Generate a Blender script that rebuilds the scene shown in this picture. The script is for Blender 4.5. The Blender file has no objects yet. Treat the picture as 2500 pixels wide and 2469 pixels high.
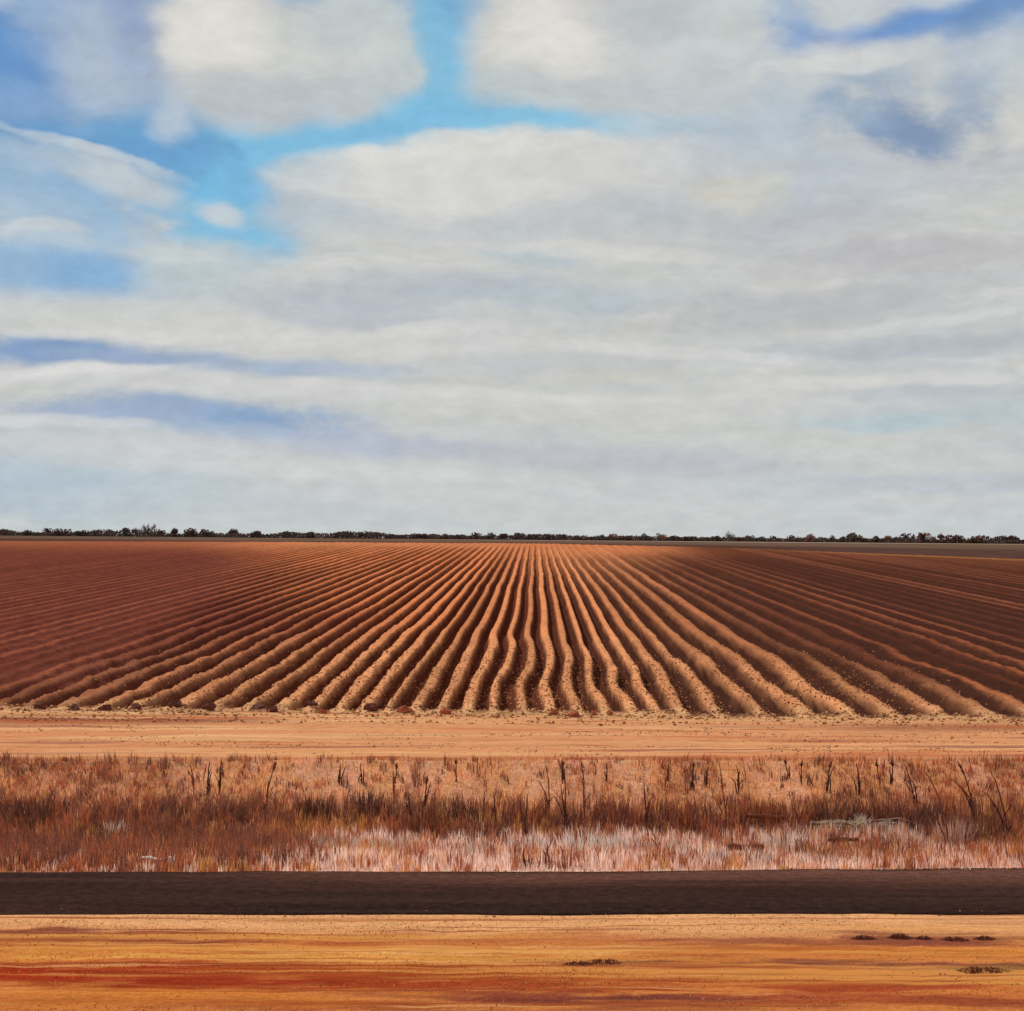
import bpy, math, random
import numpy as np
from mathutils import Vector

# ------------------------------------------------------------------ camera
SC = bpy.context.scene
COL = SC.collection
W, H, F = 2500.0, 2469.0, 4500.0          # photograph size and focal length in its pixels
VX, VY, EYE = 1310.0, 1305.0, 5.97        # where the rows run to, eye level, eye height
cam = bpy.data.cameras.new('camera')
cam.sensor_width = 36.0
cam.lens = 36.0 * F / W
cam.shift_x = (W / 2 - VX) / W
cam.shift_y = (VY - H / 2) / W
cam.clip_start = 0.5
cam.clip_end = 30000
camo = bpy.data.objects.new('camera', cam)
camo.location = (0, 0, EYE)
camo.rotation_euler = (math.radians(90), 0, 0)
COL.objects.link(camo)
SC.camera = camo

# ------------------------------------------------------------------ exposure
SC.view_settings.view_transform = 'Standard'
SC.view_settings.look = 'None'
SC.view_settings.exposure = 0.0
SC.view_settings.gamma = 1.0

# ------------------------------------------------------------------ sun
SUN_AZ, SUN_EL = math.radians(-38), math.radians(42)      # from +Y clockwise; sun stands to the left
sdir = Vector((math.sin(SUN_AZ) * math.cos(SUN_EL), math.cos(SUN_AZ) * math.cos(SUN_EL), math.sin(SUN_EL)))
sun = bpy.data.lights.new('sun', 'SUN')
sun.energy = 3.4
sun.angle = math.radians(0.6)
sun.color = (1.0, 0.93, 0.84)
suno = bpy.data.objects.new('sun', sun)
suno.location = (-40, -10, 60)
suno.rotation_euler = sdir.to_track_quat('Z', 'Y').to_euler()
COL.objects.link(suno)

# ------------------------------------------------------------------ sky with clouds
def lin(c):
    out = []
    for v in c:
        v = v / 255.0
        out.append(v / 12.92 if v <= 0.04045 else ((v + 0.055) / 1.055) ** 2.4)
    return out

class NT:
    """small helper to chain shader nodes"""
    def __init__(s, tree):
        s.t = tree; s.n = tree.nodes; s.l = tree.links
    def put(s, sock, v):
        if isinstance(v, bpy.types.NodeSocket): s.l.new(v, sock)
        elif v is not None: sock.default_value = v
    def math(s, op, a, b=None, c=None, clamp=False):
        n = s.n.new('ShaderNodeMath'); n.operation = op; n.use_clamp = clamp
        s.put(n.inputs[0], a); s.put(n.inputs[1], b); s.put(n.inputs[2], c)
        return n.outputs[0]
    def noise(s, vec, scale, detail=4, rough=0.55, dist=0.0, dim='3D'):
        n = s.n.new('ShaderNodeTexNoise'); n.noise_dimensions = dim
        s.put(n.inputs['Vector'], vec); n.inputs['Scale'].default_value = scale
        n.inputs['Detail'].default_value = detail; n.inputs['Roughness'].default_value = rough
        n.inputs['Distortion'].default_value = dist
        return n
    def mapping(s, vec, loc=(0, 0, 0), rot=(0, 0, 0), scale=(1, 1, 1), kind='POINT'):
        n = s.n.new('ShaderNodeMapping'); n.vector_type = kind
        s.put(n.inputs['Vector'], vec); n.inputs['Location'].default_value = loc
        n.inputs['Rotation'].default_value = rot; n.inputs['Scale'].default_value = scale
        return n.outputs[0]
    def mix(s, fac, a, b, blend='MIX'):
        n = s.n.new('ShaderNodeMix'); n.data_type = 'RGBA'; n.blend_type = blend; n.clamp_factor = True
        s.put(n.inputs[0], fac)
        for k, v in ((6, a), (7, b)):
            if not isinstance(v, bpy.types.NodeSocket): v = tuple(v)[:3] + (1.0,)
            s.put(n.inputs[k], v)
        return n.outputs[2]
    def rng(s, v, a, b, c, d, smooth=True):
        n = s.n.new('ShaderNodeMapRange'); n.interpolation_type = 'SMOOTHSTEP' if smooth else 'LINEAR'
        s.put(n.inputs[0], v)
        for k, x in zip((1, 2, 3, 4), (a, b, c, d)): n.inputs[k].default_value = x
        return n.outputs[0]
    def vadd(s, a, b, op='ADD'):
        n = s.n.new('ShaderNodeVectorMath'); n.operation = op
        s.put(n.inputs[0], a); s.put(n.inputs[1], b)
        return n.outputs[0]
    def vscale(s, a, k):
        n = s.n.new('ShaderNodeVectorMath'); n.operation = 'SCALE'
        s.put(n.inputs[0], a); n.inputs['Scale'].default_value = k
        return n.outputs[0]
    def comb(s, x, y, z):
        n = s.n.new('ShaderNodeCombineXYZ')
        for k, v in enumerate((x, y, z)): s.put(n.inputs[k], v)
        return n.outputs[0]

world = bpy.data.worlds.new('World')
SC.world = world
world.use_nodes = True
wt = NT(world.node_tree)
wt.n.clear()
SKY = 0.1
sky = wt.n.new('ShaderNodeTexSky')
sky.sky_type = 'NISHITA'
sky.sun_disc = False
sky.sun_elevation = SUN_EL
sky.sun_rotation = SUN_AZ % (2 * math.pi)
sky.air_density = 1.0; sky.dust_density = 0.4; sky.ozone_density = 3.0
tc = wt.n.new('ShaderNodeTexCoord')
sep = wt.n.new('ShaderNodeSeparateXYZ')
wt.l.new(tc.outputs['Generated'], sep.inputs[0])
az = wt.math('ARCTAN2', sep.outputs[0], sep.outputs[1])
el = wt.math('ARCSINE', sep.outputs[2])
X = wt.math('MULTIPLY', az, 45.0)
Y = wt.math('MULTIPLY', el, 45.0)
P = wt.comb(X, Y, 0.0)                                  # one unit is 1.27 degrees of sky
# soft turbulent warp so that cloud edges billow
wn = wt.noise(wt.mapping(P, scale=(0.6, 1.0, 1)), 0.42, 4, 0.5)
warp = wt.vadd(wt.vadd(wn.outputs['Color'], (0.5, 0.5, 0.5), 'SUBTRACT'), wt.comb(1.7, wt.rng(Y, 0.0, 9.0, 0.35, 1.5, False), 0.0), 'MULTIPLY')
PW = wt.vadd(P, warp)
# streak coordinates: flatter towards the horizon
PS = wt.mapping(PW, scale=(0.16, 0.75, 1))
st = wt.noise(PS, 1.0, 6, 0.6).outputs[0]
st2 = wt.noise(wt.mapping(PW, loc=(7, 3, 1), scale=(0.3, 1.9, 1)), 1.0, 6, 0.62).outputs[0]
puff = wt.noise(wt.mapping(PW, loc=(3, 9, 4), scale=(0.35, 0.6, 1)), 1.0, 4, 0.5).outputs[0]
edge = wt.noise(wt.mapping(P, loc=(1, 2, 8), scale=(0.6, 1.0, 1)), 1.0, 9, 0.64).outputs[0]
edge0 = wt.math('SUBTRACT', edge, 0.5)

def K(c, m=1.0):                                        # colour in the units of the background strength
    return tuple(v * m / SKY for v in lin(c))
# blue air, mottled with the cloud bank
blue = wt.mix(0.75, sky.outputs[0], K((112, 166, 214)))
c = wt.mix(wt.rng(puff, 0.25, 0.60, 0.93, 1.0), blue, K((200, 201, 197)))
# grey and bright streaks through the bank
c = wt.mix(wt.rng(st, 0.40, 0.72, 0.0, 0.6), c, K((184, 190, 196)))
c = wt.mix(wt.rng(st2, 0.50, 0.72, 0.0, 0.6), c, K((214, 214, 211)))
c = wt.mix(wt.rng(Y, 3.6, 0.2, 0.0, 0.5), c, K((196, 203, 206)))

def blob(px, py, rx, ry, col, op=1.0, rot=0.0, lo=0.0, hi=0.72, rag=0.85):
    """soft patch of air or cloud; px, py, rx, ry in units of the 1932 px wide view"""
    global c
    k = 2500 / 1932.0
    cx, cy = (px * k - VX) / 100.0, (VY - py * k) / 100.0
    v = wt.mapping(PW, loc=(cx, cy, 0), rot=(0, 0, math.radians(-rot)), scale=(rx * k / 100, ry * k / 100, 1.0), kind='TEXTURE')
    g = wt.n.new('ShaderNodeTexGradient'); g.gradient_type = 'SPHERICAL'
    wt.l.new(v, g.inputs[0])
    f = wt.math('MULTIPLY_ADD', edge0, wt.math('MINIMUM', wt.math('MULTIPLY', g.outputs[1], 4.0 * rag), rag * 1.25), g.outputs[1])
    c = wt.mix(wt.rng(f, lo, hi, 0.0, op), c, K(col))

B1, B2, B3 = (98, 142, 196), (106, 158, 202), (128, 188, 220)
GR, WH, WW = (178, 187, 196), (209, 208, 203), (224, 220, 213)
# air showing between the clouds
def blobs(rows, **k):
    for a in rows: blob(*a[:6], rot=(a[6] if len(a) > 6 else 0), **k)
blobs((
    (130, 500, 480, 150, (176, 193, 207), 0.85), (150, 900, 420, 130, (182, 196, 206), 0.7), (60, 120, 400, 330, B1, 0.95), (120, 20, 420, 90, B1, 0.8),
    (230, 275, 420, 130, B2, 1.0, 10), (360, 330, 320, 150, B2, 1.0, 22), (100, 390, 320, 90, (140, 178, 210), 0.8, 12),
    (430, 415, 210, 100, B3, 0.95, 16), (600, 262, 360, 90, B3, 1.0, -10), (750, 232, 300, 100, B3, 1.0, -10),
    (980, 246, 330, 56, B3, 1.0, 5), (1240, 245, 200, 40, (160, 196, 216), 0.8), (822, 110, 110, 300, B3, 1.0, 0), (800, 20, 150, 130, B2, 0.8),
    (600, 5, 300, 60, (112, 152, 200), 0.85), (500, 330, 160, 130, B3, 0.9, -20),
    (90, 520, 240, 80, (140, 178, 210), 0.8), (190, 525, 130, 55, (132, 174, 212), 0.8), (40, 440, 220, 60, (170, 190, 208), 0.6),
    (1470, 60, 100, 180, (122, 160, 206), 0.9, 5), (1600, 105, 280, 52, (114, 150, 202), 0.95, -6),
    (1700, 76, 210, 62, (108, 146, 200), 1.0, -8), (1870, 50, 190, 130, (102, 144, 198), 1.0, -25), (1925, 20, 110, 130, (106, 148, 204), 0.8),
    
    (1480, 330, 400, 130, (180, 190, 201), 0.7, 6), (1430, 240, 300, 80, (176, 192, 206), 0.6),
))
# heaped clouds in front of it
blobs((
    (205, 150, 170, 170, (172, 185, 202), 0.85), (150, 60, 130, 110, (158, 178, 204), 0.6), (330, 255, 70, 70, (178, 193, 206), 0.8), (268, 140, 70, 120, (128, 150, 190), 0.8, -8), (60, 200, 150, 90, (108, 148, 198), 0.7, 20), (25, 75, 50, 50, (180, 192, 208), 0.6),
    (420, 100, 180, 170, WH, 1.0), (540, 140, 300, 160, (200, 203, 200), 1.0, -4), (680, 115, 185, 150, (199, 204, 202), 1.0),
    (410, 95, 130, 110, WW, 0.85), (500, 210, 260, 70, (186, 191, 196), 0.7, 5), (650, 60, 150, 70, (190, 197, 200), 0.6),
    (1050, 90, 230, 180, WH, 1.0), (1230, 115, 330, 170, (197, 201, 201), 1.0), (1060, 80, 150, 120, WW, 0.9), (1350, 60, 160, 130, (198, 203, 203), 0.9), (1200, 30, 190, 70, (184, 188, 192), 0.6),
    (1000, 195, 220, 60, (190, 197, 198), 0.8), (1600, 40, 150, 70, (196, 202, 206), 0.95), (1790, 28, 130, 50, (190, 200, 206), 0.95),
    (1640, 145, 360, 75, (194, 200, 203), 0.85, -4), (1880, 150, 110, 110, (190, 198, 204), 0.9), (1580, 130, 200, 50, (204, 205, 204), 0.6),
    (190, 350, 240, 40, (180, 194, 205), 0.9, 15), (270, 366, 150, 40, (190, 199, 205), 0.8, 12), (432, 405, 76, 34, (190, 202, 209), 1.0, 12), 
    (760, 345, 330, 110, (212, 212, 209), 1.0, -4), (1000, 325, 400, 90, (213, 213, 210), 0.9), (590, 350, 120, 90, (192, 201, 206), 0.9, -10), (900, 380, 500, 130, (212, 211, 207), 0.7),
    (380, 500, 170, 85, (188, 199, 203), 0.85), (240, 610, 480, 64, (205, 206, 203), 0.85, 4), (110, 480, 130, 26, (192, 202, 208), 0.6, -4), (590, 410, 190, 34, (178, 192, 202), 0.6, 4),
))
# long flat streaks lower down
blobs((
    (110, 672, 400, 46, (134, 160, 196), 1.0, 2), (360, 692, 340, 30, (152, 170, 198), 0.8, 3), (600, 702, 240, 30, (170, 185, 204), 0.7),
    (390, 790, 400, 46, (140, 166, 198), 1.0, 4), (250, 780, 280, 34, (160, 176, 200), 0.7), (650, 838, 400, 36, (172, 181, 202), 0.7, 3), (430, 815, 260, 26, (168, 184, 204), 0.7, 3),
    (130, 716, 340, 24, (210, 211, 211), 0.9, -2), (250, 850, 500, 44, (204, 206, 206), 0.7), (40, 920, 260, 80, (172, 191, 204), 0.6), (480, 740, 420, 34, (206, 207, 206), 0.8, 3),
    (1150, 705, 200, 26, (206, 205, 186), 0.5), (1390, 370, 150, 80, (209, 205, 188), 0.6, -10),
    (1000, 565, 420, 44, (176, 188, 197), 0.7), (1000, 480, 160, 40, (176, 190, 200), 0.6, 6), (1480, 470, 460, 70, (187, 188, 191), 0.6, 4), (1500, 585, 460, 56, (181, 182, 186), 0.7, -4), (1720, 500, 330, 60, (184, 182, 186), 0.6),
    (1720, 662, 400, 34, (172, 182, 191), 0.7), (1790, 785, 400, 44, (178, 192, 200), 0.55), (1180, 868, 500, 34, (183, 185, 193), 0.7, 2), (1760, 750, 300, 20, (176, 186, 196), 0.5),
    (780, 545, 340, 44, (180, 187, 195), 0.7), (640, 590, 300, 38, (178, 185, 197), 0.6, 4), (1780, 912, 400, 30, (180, 188, 198), 0.6), (1100, 420, 360, 50, (186, 192, 196), 0.6),
    (1650, 800, 240, 26, (174, 196, 203), 0.6), (700, 650, 500, 50, (206, 206, 204), 0.7), (1250, 770, 700, 44, (205, 205, 203), 0.6), (1050, 690, 400, 30, (190, 192, 196), 0.6),
    (300, 940, 420, 34, (188, 198, 204), 0.6), (900, 930, 600, 34, (202, 204, 204), 0.6),
), rag=1.2)
blobs(((560, 200, 260, 60, (184, 190, 196), 0.55, -4), (700, 170, 140, 60, (188, 195, 199), 0.5, -20), (1130, 190, 260, 44, (186, 193, 197), 0.5), (1240, 60, 150, 60, (184, 189, 193), 0.5), (1330, 180, 200, 60, (188, 195, 200), 0.5),
    (620, 400, 220, 34, (182, 192, 200), 0.6, 4), (820, 430, 360, 34, (188, 194, 198), 0.5), (1250, 400, 260, 40, (184, 190, 196), 0.5, 5), (1120, 330, 200, 40, (198, 201, 201), 0.5), (1560, 420, 280, 44, (184, 187, 194), 0.5), (1400, 300, 200, 50, (192, 198, 203), 0.5), (1850, 330, 200, 60, (182, 186, 194), 0.5)), rag=1.2)
# air seen last, between the cloud edges
blobs((
    (600, 268, 330, 36, (126, 186, 220), 0.9, -9), (330, 300, 260, 80, (108, 160, 204), 0.9, 18), (440, 375, 110, 90, (122, 184, 220), 0.85, 0), (822, 120, 46, 190, (130, 186, 216), 0.8),
    (30, 130, 110, 160, (104, 148, 200), 0.6), (930, 248, 230, 30, (132, 190, 220), 0.8, 4), (820, 225, 150, 50, (126, 186, 220), 0.8), (90, 20, 240, 50, (102, 146, 198), 0.75, 4),
), rag=1.1)
blobs(((330, 262, 60, 56, (184, 197, 208), 0.8), (436, 404, 70, 28, (194, 204, 210), 0.95, 12), (25, 75, 46, 46, (180, 192, 208), 0.7), (90, 90, 90, 80, (156, 178, 204), 0.7), (140, 30, 110, 60, (160, 182, 206), 0.6), (200, 170, 130, 130, (174, 188, 204), 0.6), (60, 230, 120, 50, (140, 170, 206), 0.6), (250, 200, 100, 60, (170, 186, 204), 0.5), (60, 330, 150, 40, (160, 184, 206), 0.5)))
blobs(((1700, 252, 200, 70, (118, 143, 177), 0.9, 10), (1660, 180, 130, 46, (146, 166, 190), 0.7, 6), (1800, 215, 110, 80, (144, 166, 192), 0.6, -30), (1600, 235, 110, 50, (150, 172, 196), 0.6),
    (1870, 60, 170, 70, (112, 148, 192), 0.85, -25), (1690, 80, 170, 40, (112, 150, 200), 0.9, -8), (1910, 10, 90, 70, (104, 146, 200), 0.8)), rag=1.5, lo=0.0, hi=0.95)
blobs(((300, 640, 460, 20, (214, 214, 211), 0.7, 2), (760, 628, 420, 18, (213, 213, 211), 0.6, -2), (900, 742, 560, 18, (212, 212, 210), 0.7, 2), (1320, 668, 420, 18, (211, 211, 210), 0.6, 3), (1560, 724, 480, 20, (212, 212, 210), 0.6),
    (620, 890, 560, 20, (210, 211, 210), 0.6, 2), (170, 712, 300, 14, (217, 216, 214), 0.8, -2), (90, 800, 280, 16, (208, 211, 212), 0.7, 3), (1150, 470, 420, 24, (213, 212, 208), 0.6, 4), (850, 290, 330, 34, (218, 217, 212), 0.7, -2), (1560, 150, 240, 26, (213, 214, 211), 0.7, -4),
    (1720, 620, 300, 16, (208, 209, 209), 0.7, -3), (60, 470, 160, 18, (200, 207, 211), 0.7, -6), (330, 480, 120, 30, (204, 209, 208), 0.6), (130, 300, 190, 16, (198, 206, 211), 0.6, 16), (250, 330, 150, 14, (202, 208, 211), 0.6, 14)), rag=1.3)
# fine mottling of the whole cloud layer
fine = wt.noise(wt.mapping(PW, loc=(5, 5, 2), scale=(1.1, 2.3, 1)), 1.0, 8, 0.65).outputs[0]
c = wt.mix(1.0, c, wt.comb(*([wt.rng(fine, 0.25, 0.75, 0.935, 1.075)] * 3)), 'MULTIPLY')
bg = wt.n.new('ShaderNodeBackground')
bg.inputs['Strength'].default_value = SKY
wt.l.new(c, bg.inputs[0])
wo = wt.n.new('ShaderNodeOutputWorld')
wt.l.new(bg.outputs[0], wo.inputs[0])

# ------------------------------------------------------------------ helpers
random.seed(5)
RS = np.random.RandomState(11)
TAB = RS.rand(256, 256)
def vnoise(x, y):
    x = np.asarray(x, float); y = np.asarray(y, float)
    xi = np.floor(x).astype(int); yi = np.floor(y).astype(int)
    fx = x - xi; fy = y - yi
    fx = fx * fx * (3 - 2 * fx); fy = fy * fy * (3 - 2 * fy)
    a = TAB[xi & 255, yi & 255]; b = TAB[(xi + 1) & 255, yi & 255]
    d = TAB[xi & 255, (yi + 1) & 255]; e = TAB[(xi + 1) & 255, (yi + 1) & 255]
    return (a * (1 - fx) + b * fx) * (1 - fy) + (d * (1 - fx) + e * fx) * fy
def fbm(x, y, o=4):
    s = 0; amp = 0.5; t = 0
    for k in range(o):
        s = s + amp * vnoise(x * 2 ** k + 17.3 * k, y * 2 ** k + 9.1 * k); t += amp; amp *= 0.5
    return s / t
def sstep(a, b, x):
    t = np.clip((np.asarray(x, float) - a) / (b - a), 0, 1)
    return t * t * (3 - 2 * t)
def L(c): return np.array(lin(c))

def build(name, verts, faces, mat, parent=None, cols=None, smooth=False, loc=None, flat=None):
    me = bpy.data.meshes.new(name)
    if flat is not None:                                  # (loop vertex indices, loop totals): fast path
        lv, tot = flat
        me.vertices.add(len(verts)); me.vertices.foreach_set('co', np.asarray(verts, np.float32).ravel())
        me.loops.add(len(lv)); me.loops.foreach_set('vertex_index', np.asarray(lv, np.int32))
        me.polygons.add(len(tot))
        me.polygons.foreach_set('loop_start', np.concatenate([[0], np.cumsum(tot)[:-1]]).astype(np.int32))
        me.update(calc_edges=True)
    else:
        me.from_pydata([tuple(v) for v in verts], [], [tuple(f) for f in faces]); me.update()
    if cols is not None:
        a = me.color_attributes.new('tint', 'FLOAT_COLOR', 'POINT')
        cc = np.ones((len(verts), 4), np.float32); cc[:, :3] = cols
        a.data.foreach_set('color', cc.ravel())
    if smooth: me.polygons.foreach_set('use_smooth', [True] * len(me.polygons))
    me.materials.append(mat)
    o = bpy.data.objects.new(name, me); COL.objects.link(o)
    if parent: o.parent = parent
    if loc is not None: o.location = loc
    return o
def grid(name, xs, ys, zf, mat, colf=None, keep=None):
    XX, YY = np.meshgrid(xs, ys)
    ZZ = zf(XX, YY)
    v = np.stack([XX.ravel(), YY.ravel(), ZZ.ravel()], 1)
    n = len(xs); i = np.arange((len(ys) - 1) * (n - 1)); r = i // (n - 1); q = i % (n - 1); a = r * n + q
    f = np.stack([a, a + 1, a + n + 1, a + n], 1)
    o = build(name, v, None, mat, cols=colf(XX, YY).reshape(-1, 3) if colf else None,
              flat=(f.ravel(), np.full(len(f), 4)))
    o.data.polygons.foreach_set('use_smooth', [True] * len(f))
    return o
def tag(o, label, cat, group=None):
    o['label'] = label; o['category'] = cat
    if group: o['group'] = group
    return o
def structure(o): o['kind'] = 'structure'; return o
def empty(name, loc, rz=0):
    o = bpy.data.objects.new(name, None); o.location = loc; o.rotation_euler = (0, 0, rz)
    o.empty_display_size = 0.3; COL.objects.link(o); return o
def copy_tree(o, parent=None):
    c2 = o.copy(); COL.objects.link(c2); c2.parent = parent
    for ch in list(o.children): copy_tree(ch, c2)
    return c2
def at(px, py, zf):
    """ground point seen at photograph pixel px, py for terrain height zf(x, y)"""
    z = 0.0
    for _ in range(30):
        y = F * (EYE - z) / (py - VY); x = (px - VX) * y / F; z = 0.5 * z + 0.5 * float(zf(x, y))
    return x, y, z
K2 = 2500 / 1932.0                                       # view px to photograph px

# ------------------------------------------------------------------ materials
def material(name, base=None, attr=False, rough=0.9, spec=0.2, noise=None, bump=None, streak=None, trans=0.0):
    m = bpy.data.materials.new(name); m.use_nodes = True
    t = NT(m.node_tree); t.n.clear()
    out = t.n.new('ShaderNodeOutputMaterial'); b = t.n.new('ShaderNodeBsdfPrincipled')
    t.l.new(b.outputs[0], out.inputs[0])
    b.inputs['Roughness'].default_value = rough; b.inputs['Specular IOR Level'].default_value = spec
    co = t.n.new('ShaderNodeTexCoord').outputs['Object']
    if attr:
        a = t.n.new('ShaderNodeAttribute'); a.attribute_name = 'tint'; col = a.outputs['Color']
    else:
        col = t.mix(0.0, base, base)
    for (sc, lo, hi, sx) in (noise or ()):
        nn = t.noise(t.mapping(co, scale=sx), sc, 6, 0.6).outputs[0]
        col = t.mix(1.0, col, t.comb(*([t.rng(nn, 0.28, 0.72, lo, hi)] * 3)), 'MULTIPLY')
    for (sc, sx, lo, hi, cc, op, off) in (streak or ()):
        nn = t.noise(t.mapping(co, loc=off, scale=sx), sc, 6, 0.6).outputs[0]
        col = t.mix(t.rng(nn, lo, hi, 0.0, op), col, lin(cc))
    t.put(b.inputs['Base Color'], col)
    prev = None
    for (sc, dist, sx) in (bump or ()):
        nn = t.noise(t.mapping(co, scale=sx), sc, 6, 0.62).outputs[0]
        bn = t.n.new('ShaderNodeBump'); bn.inputs['Strength'].default_value = 1.0
        bn.inputs['Distance'].default_value = dist
        t.l.new(nn, bn.inputs['Height'])
        if prev is not None: t.l.new(prev, bn.inputs['Normal'])
        prev = bn.outputs[0]
    if prev is not None: t.l.new(prev, b.inputs['Normal'])
    if trans:
        b.inputs['Transmission Weight'].default_value = 0
        tr = t.n.new('ShaderNodeBsdfTranslucent'); t.put(tr.inputs[0], col)
        mx = t.n.new('ShaderNodeMixShader'); mx.inputs[0].default_value = trans
        t.l.new(b.outputs[0], mx.inputs[1]); t.l.new(tr.outputs[0], mx.inputs[2]); t.l.new(mx.outputs[0], out.inputs[0])
    return m
ONE = (1, 1, 1)
M_FIELD = material('ploughed_soil', attr=True, rough=0.95, spec=0.0,
    noise=((0.9, 0.86, 1.12, (1, 0.35, 1)), (7, 0.82, 1.15, ONE)), bump=((5, 0.05, ONE), (26, 0.02, ONE)))
M_TRACK = material('sandy_track', attr=True, rough=0.95, spec=0.0,
    noise=((3, 0.9, 1.08, ONE), (30, 0.88, 1.1, ONE)),
    streak=((1.0, (0.06, 0.7, 1), 0.50, 0.64, (176, 98, 64), 0.8, (3, 1, 0)), (1.0, (0.10, 1.4, 1), 0.54, 0.66, (140, 94, 84), 0.7, (1, 5, 0)),
            (1.0, (0.07, 1.0, 1), 0.50, 0.68, (216, 172, 124), 0.8, (8, 2, 0)), (1.0, (0.25, 2.6, 1), 0.58, 0.68, (150, 78, 54), 0.7, (6, 6, 0))),
    bump=((6, 0.03, (0.4, 1, 1)), (40, 0.01, ONE)))
M_VERGE = material('ochre_verge', attr=True, rough=0.95, spec=0.0,
    noise=((2, 0.88, 1.1, (0.3, 1, 1)), (26, 0.80, 1.2, ONE), (9, 0.86, 1.14, ONE)),
    streak=((1.0, (0.07, 1.7, 1), 0.50, 0.64, (156, 76, 38), 0.75, (5, 4, 0)), (1.0, (0.06, 1.5, 1), 0.52, 0.66, (210, 146, 76), 0.7, (2, 8, 0)), (1.0, (0.10, 3.6, 1), 0.55, 0.66, (136, 60, 36), 0.7, (9, 7, 0)), (1.0, (0.12, 4.5, 1), 0.58, 0.68, (216, 160, 104), 0.6, (4, 2, 0))),
    bump=((7, 0.04, (0.4, 1, 1)), (45, 0.015, ONE)))
M_ROAD = material('dark_asphalt', attr=True, rough=1.0, spec=0.0,
    noise=((0.5, 0.8, 1.2, (0.2, 2.4, 1)), (5, 0.75, 1.3, ONE), (28, 0.7, 1.35, ONE)),
    streak=((1.0, (0.05, 0.9, 1), 0.54, 0.66, (40, 29, 28), 0.6, (2, 6, 0)),), bump=((90, 0.006, ONE),))
M_BANK = material('ditch_bank', attr=True, rough=0.95, spec=0.0, noise=((1.2, 0.85, 1.12, ONE), (14, 0.8, 1.2, ONE)), bump=((9, 0.05, ONE),))
M_GROUND = material('dry_pasture', attr=True, rough=0.95, spec=0.0, noise=((0.02, 0.85, 1.15, (1, 0.4, 1)), (0.25, 0.85, 1.15, ONE)))
M_GRASS = material('dry_grass', attr=True, rough=0.8, spec=0.15, trans=0.45)
M_STALK = material('dark_stalk', base=lin((88, 54, 46)), rough=0.85, spec=0.15, noise=((18, 0.7, 1.3, ONE),))
M_RSTALK = material('russet_stalk', base=lin((128, 74, 56)), rough=0.85, spec=0.15, noise=((18, 0.7, 1.3, ONE),))
M_HEAD = material('seed_head', base=lin((92, 54, 44)), rough=0.9, spec=0.1, noise=((30, 0.7, 1.3, ONE),))
M_WOOD = material('weathered_wood', base=lin((112, 62, 46)), rough=0.85, spec=0.15, noise=((6, 0.65, 1.3, (0.2, 1, 1)), (40, 0.8, 1.2, ONE)), bump=((20, 0.01, (0.15, 1, 1)),))
M_CUTWOOD = material('cut_wood', base=lin((196, 156, 120)), rough=0.85, spec=0.15, noise=((30, 0.8, 1.15, ONE),))
M_PALE = material('bleached_twigs', base=lin((206, 190, 168)), rough=0.85, spec=0.15, noise=((12, 0.8, 1.15, ONE),))
M_SCRAP = material('pale_rag', base=lin((214, 206, 200)), rough=0.8, spec=0.2, noise=((9, 0.8, 1.1, ONE),))
M_CLOD = material('damp_clod', base=lin((98, 56, 46)), rough=0.95, spec=0.1, noise=((9, 0.7, 1.3, ONE),), bump=((14, 0.04, ONE),))
M_REDCLOD = material('red_clod', base=lin((160, 84, 58)), rough=0.95, spec=0.1, noise=((9, 0.75, 1.25, ONE),), bump=((14, 0.04, ONE),))
def leafmat(name, c): return material(name, base=lin(c), rough=0.85, spec=0.1, noise=((0.5, 0.6, 1.5, ONE), (0.12, 0.8, 1.2, ONE)), trans=0.15)
M_LEAF = {'dark': leafmat('dark_foliage', (88, 70, 64)), 'grey': leafmat('grey_foliage', (98, 88, 84)), 'rust': leafmat('rust_foliage', (112, 66, 54)),
          'brown': leafmat('brown_foliage', (96, 68, 58)), 'tan': leafmat('tan_foliage', (142, 108, 86)), 'twig': leafmat('bare_twigs', (96, 74, 66)),
          'pink': leafmat('pinkish_foliage', (150, 110, 98))}
M_BARK = material('far_bark', base=lin((84, 64, 56)), noise=((0.8, 0.7, 1.3, ONE),))

# ------------------------------------------------------------------ terrain heights
SLOPE, CROSS = 0.0156, 0.010
Y_ROAD0, Y_ROAD1, Y_BANK, Y_FIELD = 31.12, 35.05, 49.3, 61.7
def plane(x, y):
    return SLOPE * (y - Y_FIELD) - CROSS * x * sstep(Y_BANK, Y_FIELD, y)
def far_edge(x): return np.interp(x, [-140, -91, -40, 0, 30, 69, 100], [304, 312, 328, 336, 318, 260, 235])
def z_far(x, y):
    p0 = plane(x, np.minimum(y, 330.0)); p1 = 0.57 - 0.008 * np.clip(x, -700, 700)
    t = np.clip((y - 330.0) / (1800.0 - 330.0), 0, 1)
    z = p0 * (1 - t) + p1 * t
    u = sstep(1900, 7000, y)
    return z * (1 - u) + (-70.0) * u
def z_bank(x, y):
    z = np.interp(y, [34.2, 35.05, 36.4, 40.0, 42.2, 43.4, 46.5, 49.0, 49.5, 50.2], [-0.60, -0.47, -0.62, -1.08, -1.26, -1.16, -0.48, -0.03, -0.22, -0.7])
    m = sstep(35.1, 36.7, y) * (1 - sstep(48.2, 49.3, y))
    return z + m * (0.30 * (fbm(x * 0.35 + 3, y * 0.5, 3) - 0.5) + 0.12 * (fbm(x * 1.3, y * 1.3 + 8, 3) - 0.5))
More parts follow.
